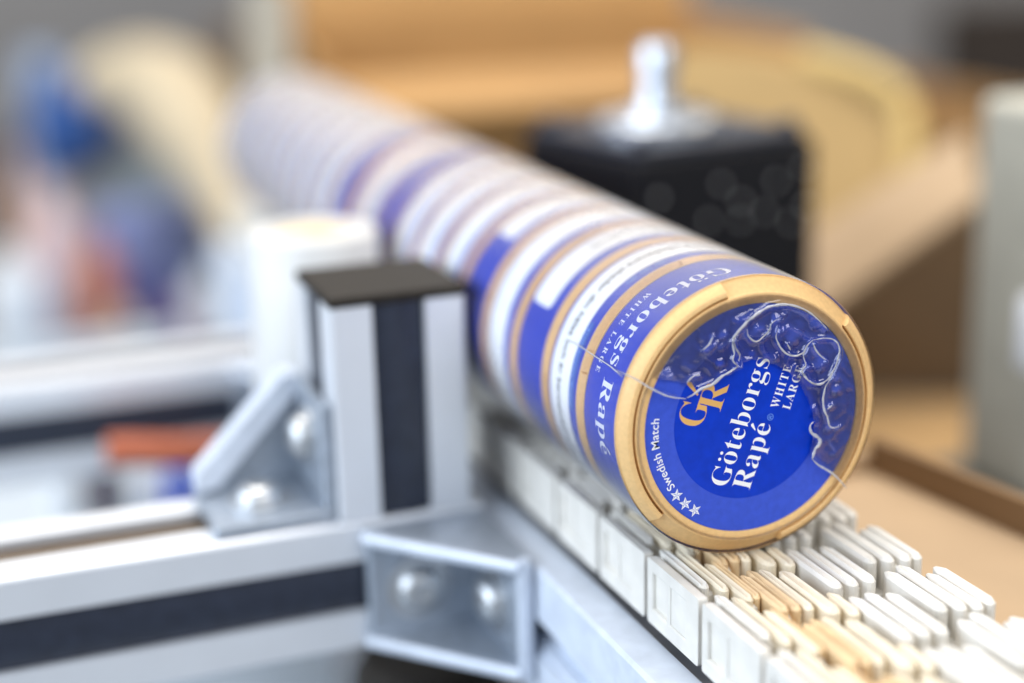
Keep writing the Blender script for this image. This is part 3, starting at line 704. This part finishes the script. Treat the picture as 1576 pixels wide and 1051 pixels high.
# steel column at the right
sc_ = thing('steel_column', 'grey steel machine column with an added pale highlight rod right of the cartons', 'column', at(1602, 705, 690))
bm = bmesh.new(); box(bm, -25, 25, -22, 30, -10, 150, 5, 3); obj('column_body', bm, mat('olive_grey_steel', (0.54, 0.51, 0.42), 0.45, 0.3, var=0.1), sc_)
bm = bmesh.new(); lathe(bm, [(0, 0), (4.5, 0), (5.5, 2), (5.5, 26), (4.5, 28), (0, 28)], (24, -27, 50), (0, 0, 1), 32); obj('highlight_rod', bm, 'print_white', sc_, smooth=True)  # pale rod added to stand in for a highlight on the column
bm = bmesh.new(); box(bm, -40, 40, -30, 45, -78, -10.1, 2); obj('foot_plate', bm, mat('dark_olive_paint', (0.10, 0.095, 0.08), 0.5), sc_)
# dark cabinet far right
cb = at(1530, 120, 2640)
bm = bmesh.new(); box(bm, -60, 60, -80, 110, -50, 120, 6, 2); cab = obj('control_box', bm, mat('dark_brown_paint', (0.05, 0.035, 0.025), 0.5)); cab.location = cb*MM; tag(cab, 'dark control box on the wall above the steel column', 'box')

# ------------------------------------------------------------------ left background: bench and the things on it
BK = 1.5   # these stand well behind the machine
b0 = at(190, 545, 1100*BK)
bench = thing('workbench', 'pale grey workbench behind the slotted rails', 'bench', tuple(b0))
bm = bmesh.new(); box(bm, -330, 120, -420, 190, -22, 0, 2); obj('bench_top', bm, mat('pale_laminate', (0.34, 0.35, 0.37), 0.5, var=0.05, vscale=20), bench)
for x in (-310, 100):
    for y in (-400, 170):
        bm = bmesh.new(); box(bm, x-15, x+15, y-15, y+15, -500, -22.2, 1); obj('leg', bm, 'painted', bench)
def blob(name, label, cat, pts, rad, m, K=1.0):
    """soft bulging body along a path of pixel/depth points"""
    P = smooth_path([at(p[0], p[1], p[2]*K) for p in pts], 6); n = len(P); k = len(rad)-1; rr = []
    for i in range(n):
        t = i/(n-1)*k; a = int(min(k-1, t)); rr.append((rad[a]+(rad[a+1]-rad[a])*(t-a))*K)
    bm = bmesh.new(); tube(bm, P, rr, 20)
    o = obj(name, bm, m, None, True); tag(o, label, cat)
    return o
def slab(name, label, cat, pts, th, m, group=None):
    pts = [(x, y, d*BK) for x, y, d in pts]
    bm = bmesh.new(); board(bm, pts, th); o = obj(name, bm, m); tag(o, label, cat, group); return o
cream = mat('cream_fabric', (0.66, 0.55, 0.38), 0.85, var=0.08, vscale=20)
blob('cream_hose', 'thick cream hose arching down towards the far can roll', 'hose', [(120, 130, 1080), (195, 120, 1080), (265, 150, 1060), (330, 240, 1020), (365, 320, 990), (385, 420, 960), (392, 545, 980)], [10, 24, 32, 27, 18, 13, 10], cream, BK)
blob('blue_bag', 'dark blue plastic bag hanging under the cream hose', 'bag', [(85, 110, 1120), (100, 160, 1120), (125, 215, 1120), (150, 250, 1120)], [10, 20, 30, 34, 14], mat('blue_bag_plastic', (0.01, 0.07, 0.27), 0.35), BK)
slab('steel_strip', 'pale blue steel strip beside the blue bag', 'strip', [(36, 80, 1140), (78, 80, 1140), (98, 560, 1140), (56, 560, 1140)], 20, mat('pale_blue_paint', (0.33, 0.42, 0.58), 0.4))
slab('machine_guard', 'grey-green machine guard panel below the cream hose', 'panel', [(150, 235, 1180), (400, 205, 1150), (440, 560, 1150), (150, 560, 1180)], 12, mat('grey_green_paint', (0.36, 0.42, 0.44), 0.4, var=0.05, vscale=8))
slab('white_pillar', 'whitish pillar rising behind the far can roll', 'pillar', [(378, -30, 735), (446, -30, 735), (446, 560, 735), (378, 560, 735)], 30, mat('warm_white_paint', (0.34, 0.31, 0.25), 0.6))
slab('brown_board', 'brown board beside the whitish pillar', 'board', [(322, 40, 1400), (380, 40, 1400), (380, 560, 1400), (330, 560, 1400)], 20, 'kraft_shade_brown')
def bottle(name, label, cat, px, py0, py1, D, w, m, group=None):
    """round container standing from pixel row py1 up to py0"""
    b = at(px, py1, D); t = at(px, py0, D); H = (t.z-b.z)*1.0/0.96; r = w*D/FPX/2
    bm = bmesh.new(); lathe(bm, [(r*0.92, 0), (r, 3), (r, H*0.72), (r*0.8, H*0.82), (r*0.45, H*0.88), (r*0.45, H*0.97), (r*0.4, H), (0, H)], (0, 0, 0), (0, 0, 1), 28)
    o = obj(name, bm, m, None, True); o.location = b*MM; tag(o, label, cat, group); return o
pink = mat('pinkish_plastic', (0.66, 0.52, 0.55), 0.4); wht = mat('cool_white_plastic', (0.74, 0.77, 0.80), 0.4)
bottle('pink_bottle', 'tall pinkish bottle on the bench under the blue bag', 'bottle', 105, 285, 545, 1060*BK, 76, pink)
bottle('orange_bottle', 'slim orange-red bottle on the bench beside the pinkish bottle', 'bottle', 165, 362, 540, 1040*BK, 56, mat('orange_red_plastic', (0.55, 0.20, 0.12), 0.4))
bottle('white_jug', 'white jug on the bench left of the pinkish bottle', 'jug', 30, 380, 550, 1040*BK, 90, wht)
bottle('white_canister', 'small white canister on the bench by the guide roller', 'canister', 328, 410, 540, 1020*BK, 66, wht)
bottle('red_bottle', 'small red-brown bottle on the bench touching the roller outline', 'bottle', 384, 450, 535, 1000*BK, 30, mat('red_brown_plastic', (0.32, 0.08, 0.04), 0.4))
bottle('navy_bottle', 'slim navy bottle on the bench between the violet box and the mauve box', 'bottle', 250, 430, 540, 1000*BK, 30, mat('navy_plastic', (0.03, 0.05, 0.20), 0.4))
bottle('sky_bottle', 'pale blue bottle on the bench between the white jug and the pinkish bottle', 'bottle', 66, 400, 548, 1000*BK, 38, mat('pale_blue_plastic', (0.50, 0.60, 0.74), 0.4))
bottle('peach_bottle', 'small peach-coloured bottle on the bench behind the pinkish bottle', 'bottle', 58, 230, 545, 1110*BK, 44, mat('peach_plastic', (0.58, 0.36, 0.24), 0.5))
bottle('cream_jar', 'cream jar on the bench beside the orange-red bottle', 'jar', 196, 470, 545, 990*BK, 34, mat('cream_jar_plastic', (0.66, 0.58, 0.44), 0.5))
bottle('charcoal_tin', 'charcoal tin on the bench behind the white jug', 'tin', 8, 300, 545, 1120*BK, 60, mat('charcoal_paint', (0.10, 0.095, 0.10), 0.5))
def crate(name, label, px, py, D, w, d, h, rz, m):
    p = at(px, py, D); bm = bmesh.new(); box(bm, -d/2, d/2, -w/2, w/2, 0, h, 2.5, 2)
    t = thing(name, label, 'box', p, rz); obj('box_body', bm, m, t)
    bm = bmesh.new(); box(bm, -d/2-1.5, d/2+1.5, -w/2-1.5, w/2+1.5, h+.1, h+5, 1.2); obj('box_lid', bm, m, t)
    return t
crate('lilac_box', 'lilac cardboard box standing on the dark violet box', 232, 440, 1080*BK, 56*BK, 40*BK, 50*BK, 0.5, mat('lilac_card', (0.30, 0.36, 0.66), 0.5))
crate('purple_box', 'dark violet box on the bench below the lilac box', 226, 530, 1060*BK, 34*BK, 36*BK, 40*BK, 0.2, mat('violet_card', (0.10, 0.10, 0.30), 0.5))
crate('mauve_box', 'small mauve box on the bench beside the white canister', 272, 535, 1020*BK, 24*BK, 26*BK, 24*BK, 0.1, mat('mauve_card', (0.42, 0.26, 0.42), 0.5))
crate('dark_box', 'dark grey box high at the left beside the pale blue strip', 12, 480, 1250*BK, 50*BK, 50*BK, 135*BK, 0.1, mat('dark_grey_card', (0.13, 0.12, 0.13), 0.5))

# things on the shelf between the two rails
sz = at(150, 800, 850).z
shelf = thing('lower_shelf', 'light grey shelf below the two slotted rails', 'shelf', (-330, -190, sz-12))
bm = bmesh.new(); box(bm, -300, 140, -260, 150, -6, 0, 1); obj('shelf_panel', bm, mat('light_grey_laminate', (0.50, 0.55, 0.60), 0.45, var=0.06, vscale=15), shelf)
bm = bmesh.new(); box(bm, -306, -300.2, -260, 150, -60, 70, 1); obj('back_panel', bm, mat('light_grey_laminate_b', (0.52, 0.57, 0.62), 0.45), shelf)
bottle('shelf_jar', 'white jar on the shelf behind the slotted rail', 'jar', 108, 690, 800, 800, 66, wht)
bottle('shelf_jar', 'white jar on the shelf between the dark tin and the blue tin', 'jar', 220, 700, 800, 800, 60, wht)
bottle('dark_tin', 'dark tin on the shelf between the two white jars', 'tin', 166, 690, 800, 790, 42, mat('dark_violet_paint', (0.05, 0.035, 0.06), 0.4))
bottle('blue_tin', 'royal blue tin on the shelf beside the angle bracket', 'tin', 284, 705, 790, 790, 52, mat('royal_blue_paint', (0.01, 0.06, 0.45), 0.4))
blob('orange_hose', 'bright orange hose along the face of the rail behind the bracket', 'hose', [(165, 694, 612), (210, 693, 616), (270, 694, 622), (345, 690, 632)], [6, 6, 6, 6], mat('orange_rubber', (0.46, 0.12, 0.055), 0.6))

# machine panel below the near rail
low = thing('packing_machine', 'blue-grey sheet-metal machine top below the rail of the capped post', 'machine', (-150, -180, -190))
bm = bmesh.new(); box(bm, -160, 160, -200, 142, -4, 0, 1); obj('cover_sheet', bm, mat('blue_grey_sheet', (0.38, 0.45, 0.52), 0.35, 0.2, var=0.08, vscale=20), low)
p = at(660, 1040, 560) - Vector((-150, -180, -190))
bm = bmesh.new(); lathe(bm, [(26, 0), (26, 60), (22, 66), (0, 66)], (p.x, p.y, 0.1), (0, 0, 1), 32); obj('dark_opening_block', bm, 'cap', low, smooth=True)  # dark block added in place of a dark opening in the cover
